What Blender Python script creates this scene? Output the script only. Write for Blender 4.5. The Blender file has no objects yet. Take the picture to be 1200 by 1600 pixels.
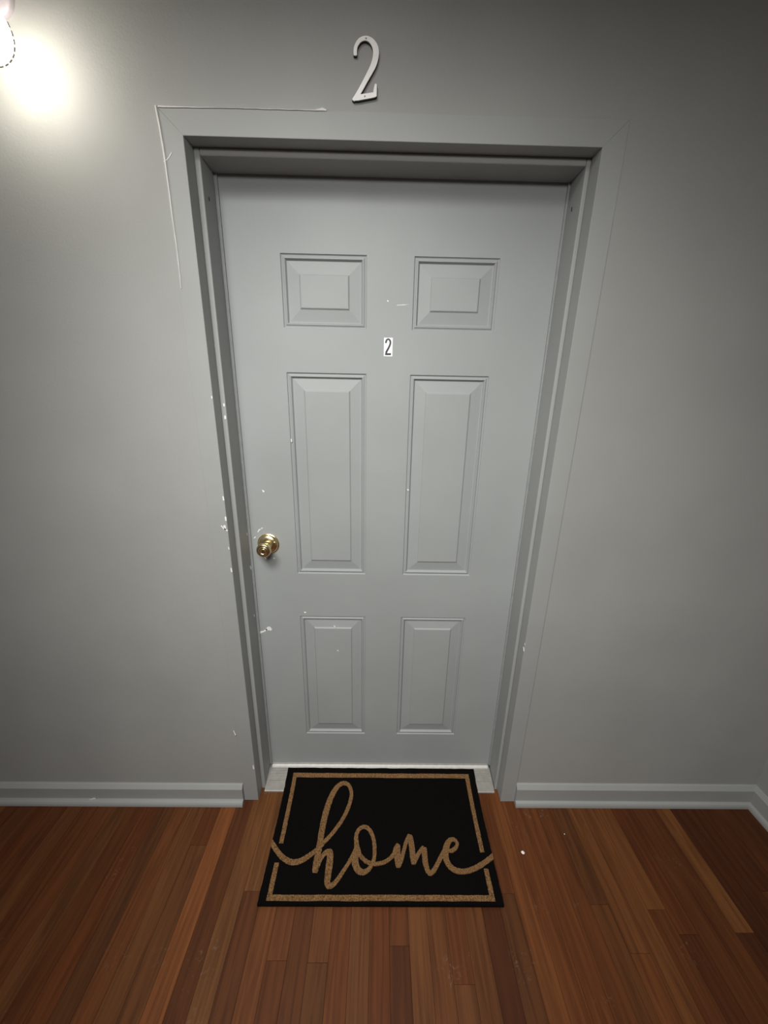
import bpy, bmesh, math, random
from mathutils import Vector, Matrix

random.seed(7)
scene = bpy.context.scene
COL = scene.collection

# ------------------------------------------------------------------ camera
F_PX = 600.95
CAM = Vector((-0.0212, -1.09, 1.5229))
YAW, PITCH, ROLL = 0.0137, -0.3134, 0.02
_fw = Vector((math.sin(YAW) * math.cos(PITCH), math.cos(YAW) * math.cos(PITCH), math.sin(PITCH)))
_rt0 = Vector((math.cos(YAW), -math.sin(YAW), 0))
_up0 = _rt0.cross(_fw)
_rt = _rt0 * math.cos(ROLL) + _up0 * math.sin(ROLL)
_up = _up0 * math.cos(ROLL) - _rt0 * math.sin(ROLL)
cam_data = bpy.data.cameras.new('camera')
cam_data.sensor_fit = 'HORIZONTAL'
cam_data.sensor_width = 36.0
cam_data.lens = F_PX / 1200.0 * 36.0
cam_data.clip_start = 0.02
cam = bpy.data.objects.new('camera', cam_data)
m = Matrix.Identity(4)
for i in range(3):
    m[i][0], m[i][1], m[i][2], m[i][3] = _rt[i], _up[i], -_fw[i], CAM[i]
cam.matrix_world = m
COL.objects.link(cam)
scene.camera = cam


def hit(u, v, axis, val):
    """where the line of sight of a photo pixel meets a real plane of the place"""
    d = _fw + _rt * ((u - 600) / F_PX) - _up * ((v - 800) / F_PX)
    return CAM + d * ((val - CAM[axis]) / d[axis])


# ------------------------------------------------------------------ world, lights, exposure
world = bpy.data.worlds.new('world')
scene.world = world
world.use_nodes = True
world.node_tree.nodes['Background'].inputs[0].default_value = (0.02, 0.02, 0.02, 1)
world.node_tree.nodes['Background'].inputs[1].default_value = 1.0

# unseen disk light added in mid-air behind the camera to brighten walls and stops
ld = bpy.data.lights.new('hall_fill_disk', 'AREA')
ld.shape = 'DISK'
ld.size = 0.62
ld.energy = 31.0
ld.color = (1.0, 0.982, 0.955)
hall_fill = bpy.data.objects.new('hall_fill_disk', ld)
hall_fill.location = (-0.02, -1.60, 2.16)
hall_fill.rotation_euler = (math.radians(10), 0, 0)
COL.objects.link(hall_fill)
# unseen overhead light; narrow soft cone shaped to imitate lens vignetting around the door
sd = bpy.data.lights.new('vignette_spot', 'SPOT')
sd.shadow_soft_size = 0.36
sd.spot_size = math.radians(73)
sd.spot_blend = 1.0
sd.energy = 205.0
sd.color = (1.0, 0.985, 0.96)
door_spot = bpy.data.objects.new('vignette_spot', sd)
door_spot.location = (-0.50, -1.30, 2.66)
door_spot.rotation_euler = (Vector((-0.02, 0.10, 1.06)) - door_spot.location).to_track_quat('-Z', 'Y').to_euler()
COL.objects.link(door_spot)

SCONCE_STRENGTH = 28.0

vs = scene.view_settings
vs.view_transform = 'Standard'
vs.look = 'None'
vs.exposure = 0.0
vs.gamma = 1.0
vs.use_curve_mapping = False


# ------------------------------------------------------------------ materials
def new_mat(name):
    mt = bpy.data.materials.new(name)
    mt.use_nodes = True
    nt = mt.node_tree
    return mt, nt, nt.nodes['Principled BSDF']


def node(nt, kind, **kw):
    n = nt.nodes.new(kind)
    for k, v in kw.items():
        if k in n.inputs:
            n.inputs[k].default_value = v
        else:
            setattr(n, k, v)
    return n


def noise_bump(nt, bsdf, scale, strength, dist=0.002, detail=3.0):
    geo = node(nt, 'ShaderNodeNewGeometry')
    n = node(nt, 'ShaderNodeTexNoise', Scale=scale, Detail=detail)
    nt.links.new(geo.outputs['Position'], n.inputs['Vector'])
    b = node(nt, 'ShaderNodeBump', Strength=strength, Distance=dist)
    nt.links.new(n.outputs['Fac'], b.inputs['Height'])
    nt.links.new(b.outputs['Normal'], bsdf.inputs['Normal'])
    return geo


def mottled(nt, bsdf, geo, c0, c1, scale, lo=0.35, hi=0.65, detail=4.0):
    n = node(nt, 'ShaderNodeTexNoise', Scale=scale, Detail=detail)
    nt.links.new(geo.outputs['Position'], n.inputs['Vector'])
    r = node(nt, 'ShaderNodeValToRGB')
    r.color_ramp.elements[0].position = lo
    r.color_ramp.elements[0].color = (*c0, 1)
    r.color_ramp.elements[1].position = hi
    r.color_ramp.elements[1].color = (*c1, 1)
    nt.links.new(n.outputs['Fac'], r.inputs['Fac'])
    nt.links.new(r.outputs['Color'], bsdf.inputs['Base Color'])
    return r


def paint(name, c, rough, bump_scale, bump, spread=0.04):
    mt, nt, b = new_mat(name)
    b.inputs['Roughness'].default_value = rough
    geo = noise_bump(nt, b, bump_scale, bump, 0.0015)
    c0 = tuple(x * (1 - spread) for x in c)
    c1 = tuple(x * (1 + spread) for x in c)
    mottled(nt, b, geo, c0, c1, 3.0)
    return mt


def plain(name, c, rough=0.5, metal=0.0, bump_scale=300, bump=0.05, spread=0.06, scale=40):
    mt, nt, b = new_mat(name)
    b.inputs['Roughness'].default_value = rough
    b.inputs['Metallic'].default_value = metal
    geo = noise_bump(nt, b, bump_scale, bump, 0.001)
    mottled(nt, b, geo, tuple(x * (1 - spread) for x in c), tuple(min(1, x * (1 + spread)) for x in c), scale)
    return mt


M_WALL = paint('grey_wall_paint', (0.316, 0.321, 0.306), 0.72, 260, 0.22)
M_TRIM = paint('grey_trim_paint', (0.315, 0.323, 0.312), 0.62, 120, 0.12)
M_DOOR = paint('grey_door_paint', (0.318, 0.335, 0.329), 0.60, 160, 0.14)
M_CEIL = paint('ceiling_paint', (0.55, 0.55, 0.53), 0.7, 200, 0.15)
M_CHIP = plain('exposed_white_paint', (0.82, 0.81, 0.78), 0.5)
M_CREAM = plain('cream_old_paint', (0.55, 0.53, 0.44), 0.45)
M_DARK = plain('dark_joint', (0.10, 0.10, 0.095), 0.7)
M_ALU = plain('worn_aluminium', (0.50, 0.48, 0.44), 0.38, 0.5, 300, 0.08, 0.07, 60)
M_BAR = plain('bright_sill_metal', (0.85, 0.84, 0.80), 0.30, 0.35, 300, 0.03, 0.05, 60)
M_SADDLE = plain('dull_saddle_metal', (0.36, 0.345, 0.315), 0.45, 0.35, 300, 0.08, 0.08, 60)
M_BRASS = plain('polished_brass', (0.88, 0.73, 0.42), 0.26, 1.0, 60, 0.02, 0.05)
M_KEY = plain('keyway_black', (0.01, 0.008, 0.006), 0.6)
M_BLACK = plain('black_number_backing', (0.010, 0.010, 0.010), 0.5)
M_NUM = plain('brushed_silver_white', (0.90, 0.89, 0.86), 0.45, 0.0, 700, 0.1, 0.05)
M_STICK = plain('glossy_white_sticker', (0.93, 0.93, 0.91), 0.3)
M_INK = plain('black_print', (0.012, 0.012, 0.018), 0.4)
M_SCONCE = plain('mauve_painted_metal', (0.46, 0.42, 0.45), 0.4, 0.3)
M_SCREW = plain('grey_thumbscrew_metal', (0.30, 0.28, 0.25), 0.4, 0.7)
M_SEAL = plain('grey_weatherstrip', (0.27, 0.28, 0.275), 0.6)

# doormat black pile
M_PILE, nt, b = new_mat('black_coir_pile')
b.inputs['Roughness'].default_value = 0.95
b.inputs['Specular IOR Level'].default_value = 0.1
g = noise_bump(nt, b, 900, 0.9, 0.004, 4)
mottled(nt, b, g, (0.0012, 0.0010, 0.0009), (0.0045, 0.0038, 0.0034), 600)
# natural coir
M_COIR, nt, b = new_mat('natural_coir')
b.inputs['Roughness'].default_value = 0.95
b.inputs['Specular IOR Level'].default_value = 0.1
g = noise_bump(nt, b, 800, 1.0, 0.004, 4)
mottled(nt, b, g, (0.105, 0.050, 0.019), (0.38, 0.212, 0.092), 330, 0.34, 0.64)

# glowing glass
M_GLOW, nt, b = new_mat('lit_opal_glass')
b.inputs['Base Color'].default_value = (0.9, 0.9, 0.85, 1)
b.inputs['Roughness'].default_value = 0.25
b.inputs['Emission Color'].default_value = (1.0, 0.93, 0.82, 1)
b.inputs['Emission Strength'].default_value = SCONCE_STRENGTH

# floor boards : colour of the single board from obj.color, grain along y
M_WOOD, nt, b = new_mat('red_oak_strip')
b.inputs['Roughness'].default_value = 0.46
b.inputs['Specular IOR Level'].default_value = 0.3
geo = node(nt, 'ShaderNodeNewGeometry')
oi = node(nt, 'ShaderNodeObjectInfo')
sc = node(nt, 'ShaderNodeVectorMath', operation='MULTIPLY')
sc.inputs[1].default_value = (70.0, 3.2, 1.0)
off = node(nt, 'ShaderNodeVectorMath', operation='SCALE')
cmb = node(nt, 'ShaderNodeCombineXYZ', X=37.0, Y=91.0, Z=53.0)
nt.links.new(cmb.outputs[0], off.inputs[0])
nt.links.new(oi.outputs['Random'], off.inputs['Scale'])
add = node(nt, 'ShaderNodeVectorMath', operation='ADD')
nt.links.new(geo.outputs['Position'], sc.inputs[0])
nt.links.new(sc.outputs[0], add.inputs[0])
nt.links.new(off.outputs[0], add.inputs[1])
n1 = node(nt, 'ShaderNodeTexNoise', Scale=1.0, Detail=5.0, Distortion=0.9)
nt.links.new(add.outputs[0], n1.inputs['Vector'])
r1 = node(nt, 'ShaderNodeValToRGB')
r1.color_ramp.elements[0].position = 0.33
r1.color_ramp.elements[0].color = (0.66, 0.60, 0.55, 1)
r1.color_ramp.elements[1].position = 0.62
r1.color_ramp.elements[1].color = (1.12, 1.1, 1.05, 1)
nt.links.new(n1.outputs['Fac'], r1.inputs['Fac'])
mul = node(nt, 'ShaderNodeMix', data_type='RGBA', blend_type='MULTIPLY')
mul.inputs[0].default_value = 1.0
nt.links.new(oi.outputs['Color'], mul.inputs[6])
nt.links.new(r1.outputs['Color'], mul.inputs[7])
# pale scuffs with a shape of their own
n2 = node(nt, 'ShaderNodeTexNoise', Scale=5.5, Detail=2.0)
n3 = node(nt, 'ShaderNodeTexNoise', Scale=75.0, Detail=5.0, Distortion=1.2)
nt.links.new(geo.outputs['Position'], n2.inputs['Vector'])
nt.links.new(geo.outputs['Position'], n3.inputs['Vector'])
ra = node(nt, 'ShaderNodeMapRange')
ra.inputs[1].default_value, ra.inputs[2].default_value = 0.60, 0.70
rb = node(nt, 'ShaderNodeMapRange')
rb.inputs[1].default_value, rb.inputs[2].default_value = 0.58, 0.72
nt.links.new(n2.outputs['Fac'], ra.inputs[0])
nt.links.new(n3.outputs['Fac'], rb.inputs[0])
mm = node(nt, 'ShaderNodeMath', operation='MULTIPLY')
nt.links.new(ra.outputs[0], mm.inputs[0])
nt.links.new(rb.outputs[0], mm.inputs[1])
mm2 = node(nt, 'ShaderNodeMath', operation='MULTIPLY')
mm2.inputs[1].default_value = 0.55
nt.links.new(mm.outputs[0], mm2.inputs[0])
mx = node(nt, 'ShaderNodeMix', data_type='RGBA')
nt.links.new(mm2.outputs[0], mx.inputs[0])
nt.links.new(mul.outputs[2], mx.inputs[6])
mx.inputs[7].default_value = (0.22, 0.16, 0.12, 1)
nt.links.new(mx.outputs[2], b.inputs['Base Color'])
bp = node(nt, 'ShaderNodeBump', Strength=0.25, Distance=0.0008)
nt.links.new(n1.outputs['Fac'], bp.inputs['Height'])
nt.links.new(bp.outputs['Normal'], b.inputs['Normal'])
M_SUB = plain('subfloor_dark', (0.03, 0.014, 0.007), 0.8)


# ------------------------------------------------------------------ mesh helpers
def link(name, me, mat, parent=None, smooth=False):
    o = bpy.data.objects.new(name, me)
    if mat is not None and not me.materials:
        me.materials.append(mat)
    COL.objects.link(o)
    if parent is not None:
        o.parent = parent
    if smooth:
        for p in me.polygons:
            p.use_smooth = True
    return o


def from_bm(name, bm, mat, parent=None, smooth=False):
    bmesh.ops.recalc_face_normals(bm, faces=bm.faces[:])
    me = bpy.data.meshes.new(name)
    bm.to_mesh(me)
    bm.free()
    return link(name, me, mat, parent, smooth)


def box_into(bm, x0, x1, y0, y1, z0, z1):
    vsx = [bm.verts.new((x, y, z)) for x in (x0, x1) for y in (y0, y1) for z in (z0, z1)]
    for f in ((0, 1, 3, 2), (4, 6, 7, 5), (0, 4, 5, 1), (2, 3, 7, 6), (0, 2, 6, 4), (1, 5, 7, 3)):
        bm.faces.new([vsx[i] for i in f])


def box(name, x0, x1, y0, y1, z0, z1, mat, parent=None, bevel=0.0):
    bm = bmesh.new()
    box_into(bm, x0, x1, y0, y1, z0, z1)
    if bevel:
        bmesh.ops.bevel(bm, geom=bm.edges[:], offset=bevel, segments=2, affect='EDGES', profile=0.5)
    return from_bm(name, bm, mat, parent)


def prism(name, poly, extrude, mat, parent=None, bevel=0.0):
    """poly: list of 3D points, extrude: vector"""
    bm = bmesh.new()
    a = [bm.verts.new(p) for p in poly]
    ex = Vector(extrude)
    c = [bm.verts.new(Vector(p) + ex) for p in poly]
    bm.faces.new(a)
    bm.faces.new(list(reversed(c)))
    n = len(a)
    for i in range(n):
        j = (i + 1) % n
        bm.faces.new([a[i], c[i], c[j], a[j]])
    if bevel:
        bmesh.ops.bevel(bm, geom=bm.edges[:], offset=bevel, segments=2, affect='EDGES', profile=0.5)
    return from_bm(name, bm, mat, parent)


def lathe(name, prof, origin, axis, mat, parent=None, seg=48, smooth=True):
    """prof: (distance along axis, radius)"""
    ax = Vector(axis).normalized()
    t = Vector((0, 0, 1)) if abs(ax.z) < 0.9 else Vector((1, 0, 0))
    e1 = ax.cross(t).normalized()
    e2 = ax.cross(e1)
    o = Vector(origin)
    bm = bmesh.new()
    rings = []
    for h, r in prof:
        if r < 1e-6:
            rings.append([bm.verts.new(o + ax * h)])
        else:
            rings.append([bm.verts.new(o + ax * h + (e1 * math.cos(2 * math.pi * k / seg) + e2 * math.sin(2 * math.pi * k / seg)) * r) for k in range(seg)])
    for a, c in zip(rings, rings[1:]):
        for k in range(seg):
            k2 = (k + 1) % seg
            if len(a) == 1 and len(c) == 1:
                continue
            if len(a) == 1:
                bm.faces.new([a[0], c[k], c[k2]])
            elif len(c) == 1:
                bm.faces.new([a[k], c[0], a[k2]])
            else:
                bm.faces.new([a[k], c[k], c[k2], a[k2]])
    return from_bm(name, bm, mat, parent, smooth)


def catmull(pts, n=7):
    """pts of (a, b, w) -> dense samples"""
    if len(pts) == 2:
        return [tuple(pts[0][k] + (pts[1][k] - pts[0][k]) * t / n for k in range(3)) for t in range(n + 1)]
    P = [pts[0]] + list(pts) + [pts[-1]]
    out = []
    for i in range(1, len(P) - 2):
        p0, p1, p2, p3 = P[i - 1], P[i], P[i + 1], P[i + 2]
        for s in range(n):
            t = s / n
            out.append(tuple(0.5 * (2 * p1[k] + (p2[k] - p0[k]) * t + (2 * p0[k] - 5 * p1[k] + 4 * p2[k] - p3[k]) * t * t
                                    + (3 * p1[k] - p0[k] - 3 * p2[k] + p3[k]) * t ** 3) for k in range(3)))
    out.append(tuple(pts[-1]))
    return out


def ribbon_outline(samples, grow=0.0, jag=0.0, cap=True):
    """left and right edges of a stroke with round ends; samples (a, b, width)"""
    S = samples
    L, Rr = [], []
    n = len(S)
    for i, (a, c, w) in enumerate(S):
        p = S[max(0, i - 1)]
        q = S[min(n - 1, i + 1)]
        dx, dy = q[0] - p[0], q[1] - p[1]
        l = math.hypot(dx, dy) or 1.0
        dx, dy = dx / l, dy / l
        h = w / 2 + grow
        hl = h + random.uniform(-jag, jag)
        hr = h + random.uniform(-jag, jag)
        if i == 0 and cap:
            for k in (0.25, 0.6, 0.85):
                s = math.sin(math.acos(1 - k)) if False else math.sqrt(max(0, 1 - (1 - k) ** 2))
                L.append((a - dx * h * (1 - k) - dy * h * s, c - dy * h * (1 - k) + dx * h * s))
                Rr.append((a - dx * h * (1 - k) + dy * h * s, c - dy * h * (1 - k) - dx * h * s))
        L.append((a - dy * hl, c + dx * hl))
        Rr.append((a + dy * hr, c - dx * hr))
        if i == n - 1 and cap:
            for k in (0.85, 0.6, 0.25):
                s = math.sqrt(max(0, 1 - (1 - k) ** 2))
                L.append((a + dx * h * (1 - k) - dy * h * s, c + dy * h * (1 - k) + dx * h * s))
                Rr.append((a + dx * h * (1 - k) + dy * h * s, c + dy * h * (1 - k) - dx * h * s))
    return L, Rr


def ribbon_into(bm, samples, mapf, h0, h1, grow=0.0, jag=0.0, cap=True, rise=0.0):
    """solid stroke between heights h0 and h1; mapf(a, b, h) -> 3D point"""
    L, Rr = ribbon_outline(samples, grow, jag, cap)
    rows = []
    for q, (l, r) in enumerate(zip(L, Rr)):
        ht = h1 + rise * q / len(L)
        rows.append((bm.verts.new(mapf(*l, ht)), bm.verts.new(mapf(*r, ht)), bm.verts.new(mapf(*l, h0)), bm.verts.new(mapf(*r, h0))))
    for a, c in zip(rows, rows[1:]):
        bm.faces.new([a[0], a[1], c[1], c[0]])
        bm.faces.new([a[2], c[2], c[3], a[3]])
        bm.faces.new([a[0], c[0], c[2], a[2]])
        bm.faces.new([a[1], a[3], c[3], c[1]])
    for e in (rows[0], rows[-1]):
        bm.faces.new([e[0], e[2], e[3], e[1]])


def empty(name, loc=(0, 0, 0)):
    o = bpy.data.objects.new(name, None)
    o.location = loc
    o.empty_display_size = 0.05
    COL.objects.link(o)
    return o


def structure(o):
    o['kind'] = 'structure'
    return o


def tag(o, label, cat, group=None):
    o['label'] = label
    o['category'] = cat
    if group:
        o['group'] = group
    return o


def child_keep(o, parent):
    """parent under an Empty/mesh that is not at the origin, keeping place"""
    o.parent = parent
    o.matrix_parent_inverse = Matrix.Translation(parent.location).inverted()
    return o


# ------------------------------------------------------------------ dimensions
YW = -0.0135          # wall face
YC = -0.018          # casing face
YD = 0.110           # door face
XR = 1.450           # right wall
XL = -2.30
YB = -4.20
ZC = 2.76

# ------------------------------------------------------------------ room shell
bm = bmesh.new()
box_into(bm, XL, -0.484, YW, 0.16, -0.03, ZC)
box_into(bm, 0.484, XR + 0.1, YW, 0.16, -0.03, ZC)
box_into(bm, -0.484, 0.484, YW, 0.16, 2.062, ZC)
wall_front = structure(from_bm('wall_front', bm, M_WALL))
wall_front['label'] = 'grey painted wall around the door'
wall_right = structure(box('wall_right', XR, XR + 0.1, YB, YW, -0.03, ZC, M_WALL))
wall_right['label'] = 'grey side wall at the right corner'
structure(box('wall_left', XL - 0.1, XL, YB, 0.16, -0.03, ZC, M_WALL))
structure(box('wall_back', XL - 0.1, XR + 0.1, YB - 0.1, YB, -0.03, ZC, M_WALL))
structure(box('ceiling', XL - 0.1, XR + 0.1, YB - 0.1, 0.16, ZC, ZC + 0.08, M_CEIL))

# ------------------------------------------------------------------ floor with single oak strips
floor = structure(box('floor', XL - 0.1, XR + 0.1, YB - 0.1, 0.16, -0.05, -0.012, M_SUB))
floor['label'] = 'reddish oak strip floor in front of the door'
PITCHX = 0.0572
X0 = 0.0285
bmp = bmesh.new()
box_into(bmp, 0, 1, 0, 1, -0.012, 0)
me_board = bpy.data.meshes.new('plank')
bmesh.ops.recalc_face_normals(bmp, faces=bmp.faces[:])
bmp.to_mesh(me_board)
bmp.free()
me_board.materials.append(M_WOOD)

PAL = [(0.300, 0.098, 0.034), (0.255, 0.082, 0.028), (0.325, 0.112, 0.041), (0.225, 0.075, 0.027),
       (0.285, 0.105, 0.040), (0.270, 0.082, 0.026), (0.310, 0.120, 0.048), (0.240, 0.088, 0.034)]
LIGHT = (0.46, 0.165, 0.062)
TAN = (0.36, 0.15, 0.060)
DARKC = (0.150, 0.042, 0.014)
# joints read off the photograph (strip index: y of the joint)
JOINT = {0: [-0.425], -4: [-0.459], -6: [-0.455], 11: [-0.331, -1.2], 14: [-0.343], 15: [-0.40, -1.3], 18: [-0.396], 12: [-0.440],
         -8: [-0.30], -5: [-0.62], 3: [-0.50, -1.5]}
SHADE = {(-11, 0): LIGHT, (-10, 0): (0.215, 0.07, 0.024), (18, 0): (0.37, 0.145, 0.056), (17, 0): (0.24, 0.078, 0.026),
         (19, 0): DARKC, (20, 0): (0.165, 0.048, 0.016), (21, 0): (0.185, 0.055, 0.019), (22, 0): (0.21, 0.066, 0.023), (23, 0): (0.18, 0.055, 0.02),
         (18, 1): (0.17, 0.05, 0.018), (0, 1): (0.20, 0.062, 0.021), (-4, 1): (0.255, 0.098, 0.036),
         (5, 0): (0.17, 0.05, 0.017), (9, 0): (0.30, 0.10, 0.035), (12, 0): (0.335, 0.125, 0.047), (13, 0): (0.34, 0.128, 0.048), (14, 0): (0.335, 0.126, 0.047),
         (15, 1): (0.18, 0.054, 0.018), (-12, 0): (0.24, 0.072, 0.024), (-9, 0): TAN, (-8, 0): TAN, (-7, 0): (0.38, 0.135, 0.05),
         (7, 0): (0.36, 0.125, 0.045), (8, 0): (0.31, 0.1, 0.034)}
k0 = math.floor((XL - X0) / PITCHX)
k1 = math.ceil((XR - X0) / PITCHX)
rng = random.Random(11)
for k in range(k0, k1):
    xa = max(XL, X0 + k * PITCHX) + 0.0004
    xb = min(XR, X0 + (k + 1) * PITCHX) - 0.0004
    if xb - xa < 0.004:
        continue
    cuts = list(JOINT.get(k, []))
    if not cuts:
        cuts = [-rng.uniform(0.7, 1.3)] if rng.random() < 0.88 else [-rng.uniform(0.12, 0.55), -rng.uniform(1.3, 1.7)]
    y_last = cuts[-1]
    while y_last > YB + 2.2:
        y_last -= rng.uniform(1.2, 1.9)
        cuts.append(y_last)
    ends = [0.10 if abs(X0 + (k + .5) * PITCHX) < 0.50 else YW] + cuts + [YB]
    for j, (ya, yb) in enumerate(zip(ends, ends[1:])):
        o = bpy.data.objects.new('plank', me_board)
        COL.objects.link(o)
        o.parent = floor
        o.location = (xa, yb + 0.0004, rng.uniform(-0.0004, 0.0))
        o.scale = (xb - xa, ya - yb - 0.0008, 1)
        c = SHADE.get((k, j))
        if c is None:
            c = rng.choice(PAL)
            f = rng.uniform(0.86, 1.12)
            c = tuple(x * f for x in c)
        o.color = (c[0] * 0.385, c[1] * 0.362, c[2] * 0.27, 1)

# ------------------------------------------------------------------ door frame: jambs, stops, weather seals
frame = structure(empty('trim_1'))
frame['label'] = 'grey recessed door frame with stepped stops'
XJ = 0.4685
box('jamb', -0.486, -XJ, YW - 0.004, 0.16, 0, 2.0640, M_TRIM, frame, 0.0012)
box('jamb', XJ, 0.486, YW - 0.004, 0.16, 0, 2.0640, M_TRIM, frame, 0.0012)
box('head_jamb', -XJ, XJ, YW - 0.004, 0.16, 2.0475, 2.0640, M_TRIM, frame, 0.0012)
YS = 0.028
box('stop', -XJ, -0.4545, YS, YD - 0.001, 0, 2.0475, M_TRIM, frame, 0.0025)
box('stop', 0.4575, XJ, YS, YD - 0.001, 0, 2.0475, M_TRIM, frame, 0.0025)
box('head_stop', -0.4545, 0.4575, YS, YD - 0.001, 2.0315, 2.0475, M_TRIM, frame, 0.0025)
box('weather_seal', -0.4545, -0.4462, YD - 0.006, YD - 0.0001, 0.034, 2.0315, M_SEAL, frame, 0.001)
box('weather_seal', 0.4515, 0.4575, YD - 0.006, YD - 0.0001, 0.034, 2.0315, M_SEAL, frame, 0.001)

# casing boards, mitred at the head
casing = structure(empty('trim_2'))
casing['label'] = 'flat grey casing boards around the doorway'
CI, CO, ZI, ZO = 0.4687, 0.5208, 2.0455, 2.0966
T = (0, YW - YC, 0)
prism('casing_board', [(-CO, YC, 0), (-CI, YC, 0), (-CI, YC, ZI), (-CO, YC, ZO)], T, M_TRIM, casing, 0.0009)
prism('casing_board', [(CI, YC, 0), (CO, YC, 0), (CO, YC, ZO), (CI, YC, ZI)], T, M_TRIM, casing, 0.0009)
prism('head_casing', [(-CI, YC, ZI), (CI, YC, ZI), (CO, YC, ZO), (-CO, YC, ZO)], T, M_TRIM, casing, 0.0009)

# white cracked paint line along the casing edge
def wall_map(y):
    return lambda u, v, h: hit(u, v, 1, y - h)


bm = bmesh.new()
for seg in ([(242.5, 165, 2.6), (252, 216, 2.8), (260, 268, 2.0), (268, 330, 1.6), (277, 395, 1.1), (283, 450, .8)],
            [(247, 166, 2.6), (262, 166.5, 2.0), (300, 167.5, 1.2), (360, 168.8, 0.7), (420, 170.3, 0.6), (470, 171.6, 0.9), (495, 172.2, 1.4)],
            [(492, 172.2, 2), (498, 171.2, 3.4), (504, 170.6, 4.4), (509, 172, 2.4)]):
    ribbon_into(bm, catmull(seg, 5), wall_map(YC - 0.0005), -0.006, 0.0012, jag=0.25)
cr = from_bm('cracked_caulk', bm, plain('dusty_white_caulk', (0.62, 0.60, 0.57), 0.6), casing)
cr['label'] = 'cracked white paint edge of the casing'
# hairline dark joint lower down, between wall and casing
bm = bmesh.new()
box_into(bm, -CO - 0.0010, -CO - 0.0002, YW - 0.0004, YW, 0.1, 1.60)
box_into(bm, CO + 0.0002, CO + 0.0010, YW - 0.0004, YW, 0.1, 2.02)
from_bm('joint_line', bm, M_DARK, casing)

# ------------------------------------------------------------------ door
PX = [(-0.2985, -0.0646), (0.0642, 0.2970)]
PZ = [(0.1927, 0.7369), (0.9057, 1.5594), (1.6785, 1.8611)]
xs = [-0.4570, PX[0][0], PX[0][1], PX[1][0], PX[1][1], 0.4600]
zs = [0.0345, PZ[0][0], PZ[0][1], PZ[1][0], PZ[1][1], PZ[2][0], PZ[2][1], 2.040]
YDB = YD + 0.044
bm = bmesh.new()
gv = {}
for i, x in enumerate(xs):
    for j, z in enumerate(zs):
        gv[i, j] = bm.verts.new((x, YD, z))
for i in range(5):
    for j in range(7):
        if i in (1, 3) and j in (1, 3, 5):
            continue
        bm.faces.new([gv[i, j], gv[i + 1, j], gv[i + 1, j + 1], gv[i, j + 1]])
bk = [bm.verts.new((x, YDB, z)) for x, z in ((xs[0], zs[0]), (xs[-1], zs[0]), (xs[-1], zs[-1]), (xs[0], zs[-1]))]
bm.faces.new(list(reversed(bk)))
bm.faces.new([gv[i, 0] for i in range(6)] + [bk[1], bk[0]])
bm.faces.new([gv[i, 7] for i in range(5, -1, -1)] + [bk[3], bk[2]])
bm.faces.new([gv[0, j] for j in range(7, -1, -1)] + [bk[0], bk[3]])
bm.faces.new([gv[5, j] for j in range(8)] + [bk[2], bk[1]])
door = structure(from_bm('door_1', bm, M_DOOR))
door['label'] = 'grey six-panel door with a brass knob'

PROF = [(0, 0), (0.0012, 0.0032), (0.0035, 0.0046), (0.0062, 0.0036), (0.0085, 0.0014), (0.0110, 0.0012), (0.0128, 0.0040), (0.0146, 0.0082),
        (0.0162, 0.0090), (0.0180, 0.0088), (0.0470, 0.0042), (0.0482, 0.0038), (0.0512, 0.0008), (0.0525, 0.0004)]


def panel(x0, x1, z0, z1):
    bm = bmesh.new()
    prev = None
    for o, d in PROF:
        ring = [bm.verts.new((x, YD + d * 0.95, z)) for x, z in ((x0 + o, z0 + o), (x1 - o, z0 + o), (x1 - o, z1 - o), (x0 + o, z1 - o))]
        if prev:
            for k in range(4):
                k2 = (k + 1) % 4
                bm.faces.new([prev[k], prev[k2], ring[k2], ring[k]])
        prev = ring
    bm.faces.new(prev)
    return from_bm('door_panel', bm, M_DOOR, door)


for (z0, z1) in PZ:
    for (x0, x1) in PX:
        panel(x0, x1, z0, z1)

# bottom sweep strip
box('door_sweep', -0.4450, 0.4480, YD - 0.004, YD - 0.0002, 0.0350, 0.0385, M_ALU, door, 0.001)

# brass knob with keyhole
KC = Vector((-0.3905, YD, 1.0160))
knob = lathe('door_knob', [(0.012, 0.0150), (0.020, 0.0150), (0.0225, 0.0145), (0.0240, 0.0115), (0.0275, 0.0115), (0.0290, 0.0140), (0.0325, 0.0145), (0.0340, 0.0118), (0.0375, 0.0118),
                           (0.0390, 0.0158), (0.0430, 0.0168), (0.0448, 0.0140), (0.0470, 0.0145), (0.0490, 0.0205), (0.0525, 0.0232), (0.0575, 0.0236), (0.0605, 0.0226), (0.0625, 0.0205),
                           (0.0640, 0.0186), (0.0628, 0.0172), (0.0636, 0.0150), (0.0652, 0.0130), (0.0650, 0.0096), (0.0630, 0.0092), (0.0630, 0.0)], KC, (0, -1, 0), M_BRASS, door)
lathe('rose', [(0.0002, 0.0365), (0.0024, 0.0365), (0.0040, 0.0352), (0.0038, 0.0332), (0.0062, 0.0322), (0.0100, 0.0285), (0.0125, 0.0220), (0.0138, 0.0170), (0.0142, 0.0150), (0.0142, 0.0)],
      KC, (0, -1, 0), M_BRASS, knob)
lathe('lock_cylinder', [(0.0625, 0.0082), (0.0652, 0.0082), (0.0658, 0.0072), (0.0658, 0.0)], KC, (0, -1, 0), M_BRASS, knob)
box('keyway', KC.x - 0.0011, KC.x + 0.0011, YD - 0.0664, YD - 0.0650, KC.z - 0.0052, KC.z + 0.0052, M_KEY, knob, 0.0005)
lathe('rose_screw', [(0.0005, 0.0032), (0.0135, 0.0032), (0.0150, 0.0022), (0.0150, 0.0)], KC + Vector((0.024, 0, 0.009)), (0, -1, 0), M_BRASS, knob, 16)


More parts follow.
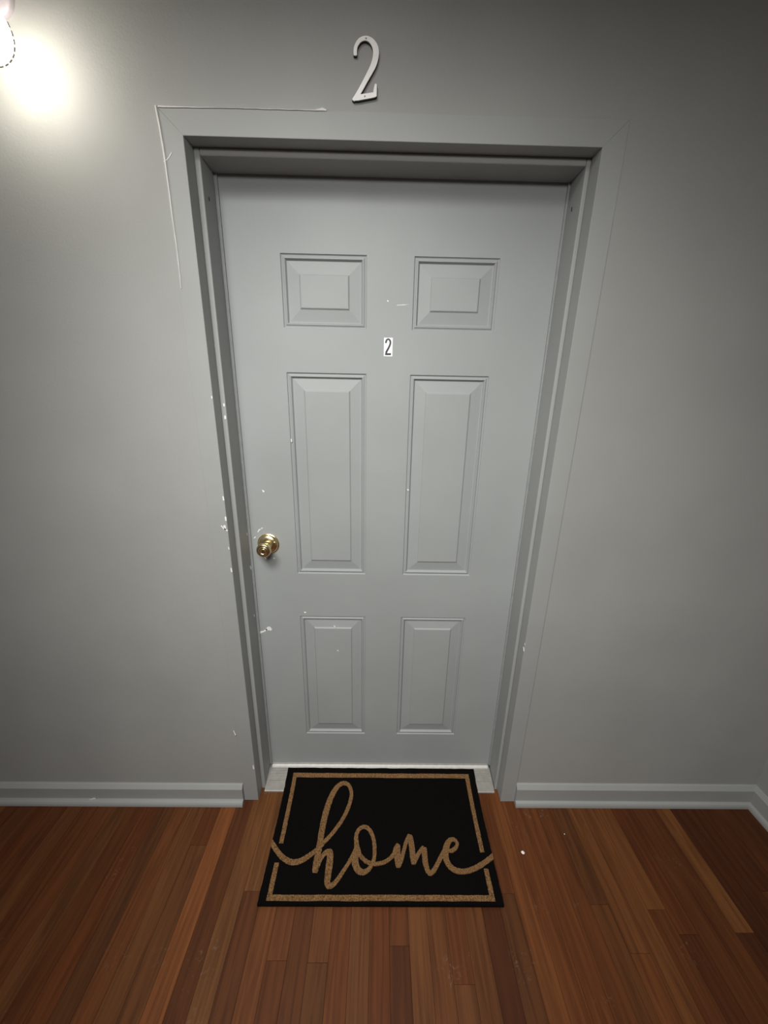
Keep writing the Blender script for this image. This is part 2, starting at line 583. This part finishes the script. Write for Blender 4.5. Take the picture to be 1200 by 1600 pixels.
# chips of exposed white paint
def chip(px, plane_axis, plane_val, parent, wob=0.2, name='paint_chip'):
    """small irregular flake along a short polyline of photo points lying on the given plane"""
    bm = bmesh.new()
    sgn = -1 if plane_axis == 1 else (1 if plane_val < 0 else -1)
    sm = catmull(px, 3)
    if plane_axis == 1:
        ribbon_into(bm, sm, lambda u, v, h: hit(u, v, 1, plane_val - h), -0.0003, 0.0004, jag=wob)
    else:
        ribbon_into(bm, sm, lambda u, v, h: hit(u, v, 0, plane_val + sgn * h), -0.0003, 0.0004, jag=wob)
    return from_bm(name, bm, M_CHIP, parent)


for pl in ([(404, 989, 3.6), (409, 987.5, 2.8), (413, 986, 2.2), (417, 983.5, 2.4)], [(416, 984, 2.5), (420, 982, 6.0), (423, 983.5, 4)],
           [(410, 766, 1.5), (412, 768, 2.6)], [(403, 831, 1.6), (405, 828, 2.0), (407, 827, 1.2)], [(408, 826, 1.0), (410, 825, 1.6)],
           [(414, 871, 1.4), (415.3, 873, 2.4)], [(427, 872, 1.2), (429, 872.5, 1.6)], [(397, 841, 1.2), (399, 839, 1.4)],
           [(476, 956.5, 2.2), (477.4, 957, 2.2)], [(605.5, 470, 1.8), (606.5, 470.5, 1.8)], [(637, 765, 2.0), (638, 766, 2.0)],
           [(455, 686, 1.2), (455.6, 690, 1.8)], [(522, 978, 1.8), (524, 980, 1.5)], [(527, 1016, 1.2), (529, 1017, 1.0)],
           [(620, 477, .5), (630, 476.5, .8), (638, 476, .5)]):
    chip(pl, 1, YD - 0.0002, door)
for pl in ([(350.6, 822, 3.6), (352, 827, 3.0)], [(345.5, 821.5, 1.4), (350, 826, 2.0), (355, 829, 2.2)], [(348.5, 776, 1.8), (349.4, 781, 2.4)],
           [(352.3, 808, 2.2), (353, 813, 2.6)], [(361, 888, 1.6), (362, 893, 2.2)], [(357, 855, 1.2), (357.8, 858, 1.4)], [(330.5, 619, 1.2), (331, 622, 1.8)],
           [(365, 1142, 1.4), (368, 1148, 2.2)], [(395.5, 1196, 1.6), (396.4, 1201, 2.2)], [(256, 252, 1.0), (262, 248, 1.3), (268, 238, .8)],
           [(818, 1011, 1.2), (818.6, 1017, 1.8)], [(819.8, 1005, .9), (820, 1008, .9)]):
    chip(pl, 1, YC - 0.0002, casing)
for pl in ([(349.6, 631, 2.0), (350.2, 634, 2.4)], [(351.4, 650, 2.2), (352, 654, 2.6)]):
    chip(pl, 1, YS - 0.0002, frame)
for pl in ([(391.2, 885, 2.0), (392.4, 889, 2.6)], [(386, 833, 1.2), (386.5, 836, 1.4)], [(397, 960, 1.2), (397.5, 963, 1.6)]):
    chip(pl, 0, -0.4545 + 0.0002, frame)

# small dark nail holes in the stops
for px, xv in (([(326.6, 308.5, 1.3), (327.2, 313.5, 1.3)], -0.4545 + 0.0002), ([(893.6, 324, 1.3), (892.8, 330, 1.3)], 0.4575 - 0.0002)):
    hole = chip(px, 0, xv, frame, 0.1, 'nail_hole')
    hole.data.materials.clear()
    hole.data.materials.append(M_KEY)

# ------------------------------------------------------------------ threshold
thr = tag(empty('door_threshold', (0, 0.06, 0)), 'worn aluminium threshold with ridges under the door', 'threshold')
XT = 0.4540


def extrude_x(name, prof, x0, x1, mat, parent):
    o = prism(name, [(x0, y, z) for y, z in prof], (x1 - x0, 0, 0), mat)
    return child_keep(o, parent)


def ramp(y):
    return 0.0068 + (y - 0.016) * 0.262


extrude_x('saddle', [(0.013, 0.0002), (0.013, 0.0045), (0.0155, 0.0066), (0.0490, ramp(0.049)), (0.0494, ramp(0.049) - 0.0016), (0.095, ramp(0.095) - 0.0022), (0.158, 0.0262), (0.158, 0.0002)], -XT, XT, M_SADDLE, thr)
bm = bmesh.new()
for i in range(8):
    y = 0.0500 + i * 0.0057
    z = ramp(y)
    pr = [(y, z - 0.0030), (y + 0.0004, z + 0.0008), (y + 0.0026, z + 0.0014), (y + 0.0032, z - 0.0026)]
    a = [bm.verts.new((-XT + 0.010, *p)) for p in pr]
    c = [bm.verts.new((XT - 0.010, *p)) for p in pr]
    for q in range(4):
        q2 = (q + 1) % 4
        bm.faces.new([a[q], a[q2], c[q2], c[q]])
    bm.faces.new(a)
    bm.faces.new(c)
child_keep(from_bm('ridges', bm, M_ALU), thr)['kind'] = 'stuff'
extrude_x('sill_bar', [(0.0965, 0.020), (0.0965, 0.0288), (0.0985, 0.0312), (0.1055, 0.0330), (0.1085, 0.0322), (0.1085, 0.020)], -0.4445, 0.4475, M_BAR, thr)


# ------------------------------------------------------------------ baseboards with shoe moulding
def run(name, prof, p0, p1, nrm, mat, parent=None, m0=0.0, m1=0.0):
    """profile (offset from the wall, z) swept from p0 to p1; m0/m1 mitre: shift per offset along the run"""
    p0, p1, nrm = Vector(p0), Vector(p1), Vector(nrm)
    d = (p1 - p0).normalized()
    bm = bmesh.new()
    a = [bm.verts.new(p0 + nrm * o + d * (o * m0) + Vector((0, 0, z))) for o, z in prof]
    c = [bm.verts.new(p1 + nrm * o - d * (o * m1) + Vector((0, 0, z))) for o, z in prof]
    n = len(prof)
    bm.faces.new(a)
    bm.faces.new(c)
    for k in range(n):
        k2 = (k + 1) % n
        bm.faces.new([a[k], a[k2], c[k2], c[k]])
    return from_bm(name, bm, mat, parent)


def base_prof(zt, zm):
    return [(0, 0.0005), (0, zt), (0.003, zt + 0.0004), (0.006, zt - 0.002), (0.0145, zm + 0.002), (0.016, zm), (0.016, 0.0005)]


def shoe_prof(w, h):
    return [(0.0162, 0.0005), (0.0162, h), (0.019, h)] + [(0.019 + (w - 0.019) * math.sin(t), 0.003 + (h - 0.003) * math.cos(t)) for t in (0.35, 0.7, 1.05, 1.35)] + [(w, 0.003), (w, 0.0005)]


bl = structure(run('baseboard_left', base_prof(0.083, 0.068), (XL, YW, 0), (-0.5215, YW, 0), (0, -1, 0), M_TRIM))
bl['label'] = 'grey baseboard left of the door'
run('shoe_moulding', shoe_prof(0.033, 0.021), (XL, YW, 0), (-0.5200, YW, 0), (0, -1, 0), M_TRIM, bl)
br = structure(run('baseboard_right', base_prof(0.094, 0.077), (0.5205, YW, 0), (XR, YW, 0), (0, -1, 0), M_TRIM, None, 0, 1))
br['label'] = 'grey baseboard right of the door'
run('shoe_moulding', shoe_prof(0.029, 0.022), (0.5200, YW, 0), (XR, YW, 0), (0, -1, 0), M_TRIM, br, 0, 1)
bs = structure(run('baseboard_side', base_prof(0.094, 0.077), (XR, YW, 0), (XR, YB, 0), (-1, 0, 0), M_TRIM, None, 1, 0))
bs['label'] = 'grey baseboard along the right side wall'
run('shoe_moulding', shoe_prof(0.029, 0.022), (XR, YW, 0), (XR, YB, 0), (-1, 0, 0), M_TRIM, bs, 1, 0)
# chips on the left baseboard
bm = bmesh.new()
ribbon_into(bm, catmull([(140, 1249, 1.4), (146, 1248, 3.0), (150, 1247.3, 1.2)], 4), lambda u, v, h: hit(u, v, 1, -0.0345 - h), -0.002, 0.0006, jag=.4)
from_bm('paint_chip', bm, M_CHIP, bl)

# ------------------------------------------------------------------ doormat
MAT_T = 0.012
MX, MHW = 0.0045, 0.3800
MY0, MY1 = 0.0860, -0.3385


def mat_bottom(y):
    a = ramp(max(y, 0.013)) + 0.0016
    if y < 0.02:
        t = (0.02 - y) / 0.11
        a = (ramp(0.02) + 0.0016) * max(0.0, 1 - t) ** 1.6 + 0.0004
    return a


mat = tag(empty('doormat', (MX, -0.12, 0)), 'black coir doormat lettered home in tan script before the door', 'doormat')
bm = bmesh.new()
NX, NY = 40, 40
rt = random.Random(3)
top, bot = {}, {}
for i in range(NX + 1):
    for j in range(NY + 1):
        u = -MHW + 2 * MHW * i / NX
        y = MY0 + (MY1 - MY0) * j / NY
        edge = i in (0, NX) or j in (0, NY)
        jx = rt.uniform(-0.0007, 0.0007) if i in (0, NX) else 0
        jy = rt.uniform(-0.0007, 0.0007) if j in (0, NY) else 0
        zb = mat_bottom(y)
        top[i, j] = bm.verts.new((MX + u + jx, y + jy, zb + MAT_T - (0.0015 if edge else 0)))
        if edge:
            bot[i, j] = bm.verts.new((MX + u + jx, y + jy, zb))
for i in range(NX):
    for j in range(NY):
        bm.faces.new([top[i, j], top[i + 1, j], top[i + 1, j + 1], top[i, j + 1]])
per = [(i, 0) for i in range(NX)] + [(NX, j) for j in range(NY)] + [(i, NY) for i in range(NX, 0, -1)] + [(0, j) for j in range(NY, 0, -1)]
for a, c in zip(per, per[1:] + per[:1]):
    bm.faces.new([top[a], bot[a], bot[c], top[c]])
for j in range(NY):
    bm.faces.new([bot[0, j], bot[0, j + 1], bot[NX, j + 1], bot[NX, j]] if True else [])  # underside strips
bmesh.ops.remove_doubles(bm, verts=bm.verts[:], dist=1e-6)
child_keep(from_bm('pile', bm, M_PILE, None, False), mat)


def mat_uv(u, v):
    """photo point of the print -> place on the mat"""
    z = 0.012
    for _ in range(8):
        p = hit(u, v, 2, z)
        z = mat_bottom(p.y) + MAT_T
    return p.x, p.y


def on_mat(x, y, h):
    y = min(MY0, max(MY1, y))
    x = min(MX + MHW + 0.0003, max(MX - MHW - 0.0003, x))
    return Vector((x, y, mat_bottom(y) + MAT_T + h))


def crop_a(pts):
    return [(400 + a / 6.0, 1190 + c / 6.0, w / 6.0) for a, c, w in pts]


def crop_b(pts):
    return [(600 + a / 6.0, 1190 + c / 6.0, w / 6.0) for a, c, w in pts]


def mat_stroke(bm, pts, h):
    out = []
    for u, v, w in catmull(pts, 6):
        x, y = mat_uv(u, v)
        x2, _ = mat_uv(u + 1.0, v)
        _, y2 = mat_uv(u, v + 1.0)
        out.append((x, y, w * ((x2 - x) + abs(y2 - y)) / 2.0))
    ribbon_into(bm, out, on_mat, -0.003, h, jag=0.0006, rise=0.0008)


strokes = [
    crop_a([(140, 742, 36), (172, 800, 44), (225, 875, 48), (285, 925, 50), (345, 945, 52), (410, 935, 52), (475, 900, 48), (530, 860, 44), (575, 825, 40)]),
    crop_a([(556, 1020, 60), (566, 950, 64), (585, 850, 60), (603, 740, 58), (625, 610, 58), (655, 480, 58), (690, 370, 54), (735, 275, 48), (780, 222, 42), (825, 204, 36), (868, 222, 34),
            (892, 280, 34), (890, 350, 36), (862, 440, 36), (818, 530, 36), (760, 618, 36), (700, 692, 36), (645, 750, 38), (600, 800, 40)]),
    crop_a([(575, 985, 44), (598, 930, 42), (628, 880, 40), (662, 852, 48), (692, 850, 58)]),
    crop_a([(694, 856, 60), (694, 910, 64), (684, 990, 68), (674, 1070, 66), (668, 1130, 60), (682, 1168, 52), (722, 1155, 46), (765, 1108, 42), (808, 1046, 38), (848, 984, 36), (885, 925, 38), (925, 850, 42), (945, 800, 40)]),
    crop_a([(958, 850, 56), (942, 770, 44), (940, 700, 38), (962, 642, 36), (1000, 615, 36), (1042, 622, 36), (1080, 668, 38), (1104, 740, 38), (1112, 820, 38), (1108, 900, 36), (1088, 965, 36),
            (1048, 1020, 42), (1000, 1040, 52), (958, 1018, 62), (932, 960, 68), (928, 890, 64), (942, 820, 54)]),
    crop_a([(950, 835, 36), (985, 890, 38), (1030, 935, 38), (1085, 958, 38), (1140, 960, 36), (1200, 946, 36), (1250, 915, 36), (1295, 870, 38)]),
    crop_b([(95, 872, 44), (112, 820, 46), (128, 790, 42)]),
    crop_b([(130, 795, 46), (124, 860, 66), (128, 925, 62), (132, 978, 48)]),
    crop_b([(140, 975, 42), (165, 915, 38), (188, 830, 36), (208, 755, 36), (236, 702, 40)]),
    crop_b([(244, 712, 54), (258, 780, 56), (266, 850, 56), (272, 905, 58), (275, 948, 46)]),
    crop_b([(282, 945, 44), (308, 895, 38), (334, 850, 36), (366, 818, 44)]),
    crop_b([(376, 828, 54), (382, 900, 56), (392, 970, 52), (412, 1030, 46), (436, 1050, 42), (468, 1022, 42), (500, 965, 40), (528, 910, 38), (556, 860, 44)]),
    crop_b([(600, 838, 32), (640, 836, 36), (676, 806, 34), (684, 768, 32), (664, 738, 32), (630, 734, 38), (600, 765, 50), (582, 815, 58), (576, 870, 60), (586, 930, 56), (618, 985, 52), (670, 1022, 50),
            (735, 1034, 46), (805, 1022, 46), (880, 990, 44), (950, 945, 44), (1005, 902, 42), (1038, 874, 42)]),
]
bm = bmesh.new()
for i, s in enumerate(strokes):
    mat_stroke(bm, s, 0.0010 + 0.00013 * i)
let = child_keep(from_bm('lettering', bm, M_COIR), mat)
let['label'] = 'tan script lettering reading home'

bm = bmesh.new()
BW = 0.0150


def border_bar(x0, y0, x1, y1):
    n = 26
    sm = [(x0 + (x1 - x0) * t / n, y0 + (y1 - y0) * t / n, BW) for t in range(n + 1)]
    ribbon_into(bm, sm, on_mat, -0.003, 0.0011, jag=0.0006, cap=False)


def mid(u, v):
    return mat_uv(u, v)


xl = MX - MHW + 0.0330
xr = MX + MHW - 0.0330
yt = mid(600, 1190 + 133 / 6.0)[1]
yb_ = mid(600, 1190 + 1280 / 6.0)[1]
ylb0 = mid(438, 1190 + 768 / 6.0)[1]
ylb1 = mid(428, 1190 + 948 / 6.0)[1]
yrb0 = mid(760, 1190 + 852 / 6.0)[1]
yrb1 = mid(766, 1190 + 1005 / 6.0)[1]
border_bar(xl - BW / 2, yt, xr + BW / 2, yt)
border_bar(xl - BW / 2, yb_, xr + BW / 2, yb_)
border_bar(xl, yt - BW / 2 - 0.0002, xl, ylb0)
border_bar(xl, ylb1, xl, yb_ + BW / 2 + 0.0002)
border_bar(xr, yt - BW / 2 - 0.0002, xr, yrb0)
border_bar(xr, yrb1, xr, yb_ + BW / 2 + 0.0002)
bo = child_keep(from_bm('border_stripe', bm, M_COIR), mat)
bo['label'] = 'thin tan border line'

# ------------------------------------------------------------------ house number above the door
YN = YW - 0.0070
NUM = [(413, 412, 40), (414, 355, 40), (428, 305, 42), (468, 248, 48), (530, 224, 54), (592, 246, 60), (636, 302, 66), (655, 370, 68), (651, 450, 68), (626, 540, 66), (582, 630, 60), (528, 730, 54), (474, 830, 52), (428, 905, 50), (398, 942, 40)]
BAR = [(402, 938, 40), (440, 922, 66), (520, 908, 64), (600, 894, 62), (640, 886, 58)]
TICK = [(644, 898, 36), (645, 850, 40), (650, 800, 32), (653, 770, 26)]


def crop_n(pts):
    return [(500 + a / 7.5, 30 + c / 7.5, w / 7.5) for a, c, w in pts]


def num_plane(y):
    return lambda u, v, h: hit(u, v, 1, y) + Vector((0, -h, 0))


hn = tag(empty('house_number', (-0.066, YW, 2.11)), 'silver-white metal house number 2 above the door', 'house number')
bm = bmesh.new()
for s in (NUM, BAR, TICK):
    ribbon_into(bm, catmull(crop_n(s), 6), num_plane(YN), -(YW - YN) + 0.0003, -0.0012, grow=0.35)
child_keep(from_bm('backing', bm, M_BLACK), hn)
bm = bmesh.new()
for i, s in enumerate((NUM, BAR, TICK)):
    ribbon_into(bm, catmull(crop_n(s), 6), num_plane(YN), -0.0013, 0.0008 + 0.00004 * i)
child_keep(from_bm('face_plate', bm, M_NUM), hn)
for a, c in ((540, 228), (525, 907)):
    p = hit(500 + a / 7.5, 30 + c / 7.5, 1, YN)
    child_keep(lathe('nail_head', [(0.0005, 0.0016), (0.0012, 0.0016), (0.0016, 0.0010), (0.0016, 0)], p, (0, -1, 0), M_SCREW, None, 12), hn)

# ------------------------------------------------------------------ number sticker on the door
stk = tag(empty('number_sticker', (-0.0013, YD, 1.610)), 'small white sticker with a black 2 on the door', 'sticker')


def st(u, v):
    return hit(590 + u / 32.0, 515 + v / 32.0, 1, YD)


a, c = st(322, 405), st(735, 1340)
child_keep(box('backing', a.x, c.x, YD - 0.0006, YD - 0.0001, c.z, a.z, M_STICK), stk)
bm = bmesh.new()
for i, s in enumerate(([(412, 678, 78), (428, 590, 82), (465, 515, 80), (530, 478, 76), (592, 510, 78), (632, 585, 80), (638, 665, 80), (618, 760, 80), (572, 870, 82), (512, 985, 84), (458, 1085, 86), (420, 1175, 88)],
                       [(372, 1228, 88), (460, 1228, 90), (560, 1228, 90), (668, 1226, 90)])):
    ribbon_into(bm, catmull([(590 + p / 32.0, 515 + q / 32.0, w * 1.15 / 32.0) for p, q, w in s], 6), num_plane(YD - 0.0006), -0.0002, 0.00015 + 0.00003 * i, cap=False)
child_keep(from_bm('printed_digit', bm, M_INK), stk)

# ------------------------------------------------------------------ wall sconce at the upper left
SC = Vector((-0.780, -0.130, 2.146))
RG = 0.050
sco = tag(empty('wall_sconce', (SC.x, YW, SC.z)), 'lit round glass wall lamp with metal cap at upper left', 'wall lamp')
gprof = []
for i in range(25):
    t = math.pi * i / 24.0
    gprof.append((-RG * math.cos(t), RG * math.sin(t) if 0 < i < 24 else 0.0))
child_keep(lathe('glass_globe', gprof, SC, (0, 0, 1), M_GLOW, None, 48), sco)
# metal fitter holding the neck of the glass
child_keep(lathe('fitter', [(0.043, 0.0270), (0.045, 0.0310), (0.062, 0.0310), (0.072, 0.0280), (0.080, 0.0120), (0.084, 0.0)], SC, (0, 0, 1), M_SCONCE, None, 40), sco)
# arm and back plate
PL = Vector((SC.x - 0.040, YW, SC.z + 0.120))
child_keep(lathe('back_plate', [(0.0002, 0.0380), (0.008, 0.0380), (0.011, 0.0350), (0.014, 0.0260), (0.016, 0.0120), (0.016, 0.0)], PL, (0, -1, 0), M_SCONCE, None, 40), sco)
AE = SC + Vector((0, 0, 0.104))
AV = AE - PL
child_keep(lathe('arm', [(0.010, 0.0085), (AV.length - 0.006, 0.0085), (AV.length + 0.004, 0.0085), (AV.length + 0.010, 0.005), (AV.length + 0.011, 0.0)], PL, AV, M_SCONCE, None, 20), sco)
child_keep(lathe('stem', [(0.0, 0.0080), (0.026, 0.0080)], (SC.x, SC.y, SC.z + 0.078), (0, 0, 1), M_SCONCE, None, 20), sco)
for ang in (-25, 95, 215):
    dx, dy = math.cos(math.radians(ang)), math.sin(math.radians(ang))
    child_keep(lathe('thumb_screw', [(0.0, 0.0022), (0.012, 0.0022), (0.0125, 0.0050), (0.016, 0.0058), (0.019, 0.0050), (0.019, 0.0)],
                     SC + Vector((dx * 0.029, dy * 0.029, 0.052)), (dx, dy, -0.15), M_SCREW, None, 12), sco)
# raised dashes moulded round the glass
nrm = (CAM - SC).normalized()
nrm = (nrm + Vector((0.10, 0, -0.10))).normalized()
e1 = nrm.cross(Vector((0, 0, 1))).normalized()
e2 = nrm.cross(e1)
bm = bmesh.new()
NB = 30
for k in range(NB):
    t = 2 * math.pi * k / NB
    rad = e1 * math.cos(t) + e2 * math.sin(t)
    if rad.z > 0.45:
        continue
    tan = -e1 * math.sin(t) + e2 * math.cos(t)
    c0 = SC + rad * (RG + 0.0006) + nrm * 0.002
    vsq = []
    for s1, s2, s3 in ((-1, -.5, -1), (-1, .5, -1), (1, .5, -1), (1, -.5, -1), (-.8, -.4, 1), (-.8, .4, 1), (.8, .4, 1), (.8, -.4, 1)):
        vsq.append(bm.verts.new(c0 + tan * (s1 * 0.0040) + nrm * (s2 * 0.0040) + rad * (s3 * 0.0018)))
    for f in ((0, 1, 2, 3), (4, 7, 6, 5), (0, 4, 5, 1), (1, 5, 6, 2), (2, 6, 7, 3), (3, 7, 4, 0)):
        bm.faces.new([vsq[i] for i in f])
child_keep(from_bm('beaded_rim', bm, M_KEY), sco)

# ------------------------------------------------------------------ small crumbs on the floor
def crumb(u, v, r, name, label):
    p = hit(u, v, 2, 0.001)
    bm = bmesh.new()
    bmesh.ops.create_icosphere(bm, subdivisions=2, radius=r)
    rr = random.Random(int(u))
    for vv in bm.verts:
        vv.co *= rr.uniform(0.65, 1.15)
        vv.co.z *= 0.45
    zmin = min(vv.co.z for vv in bm.verts)
    o = from_bm(name, bm, M_CHIP)
    o.location = (p.x, p.y, -zmin)
    return tag(o, label, 'debris')


crumb(817, 1332, 0.0062, 'paint_flake', 'white paint flake on the floor right of the doormat')
crumb(882, 1303, 0.0019, 'paint_flake', 'tiny white speck on the floor near the right baseboard')
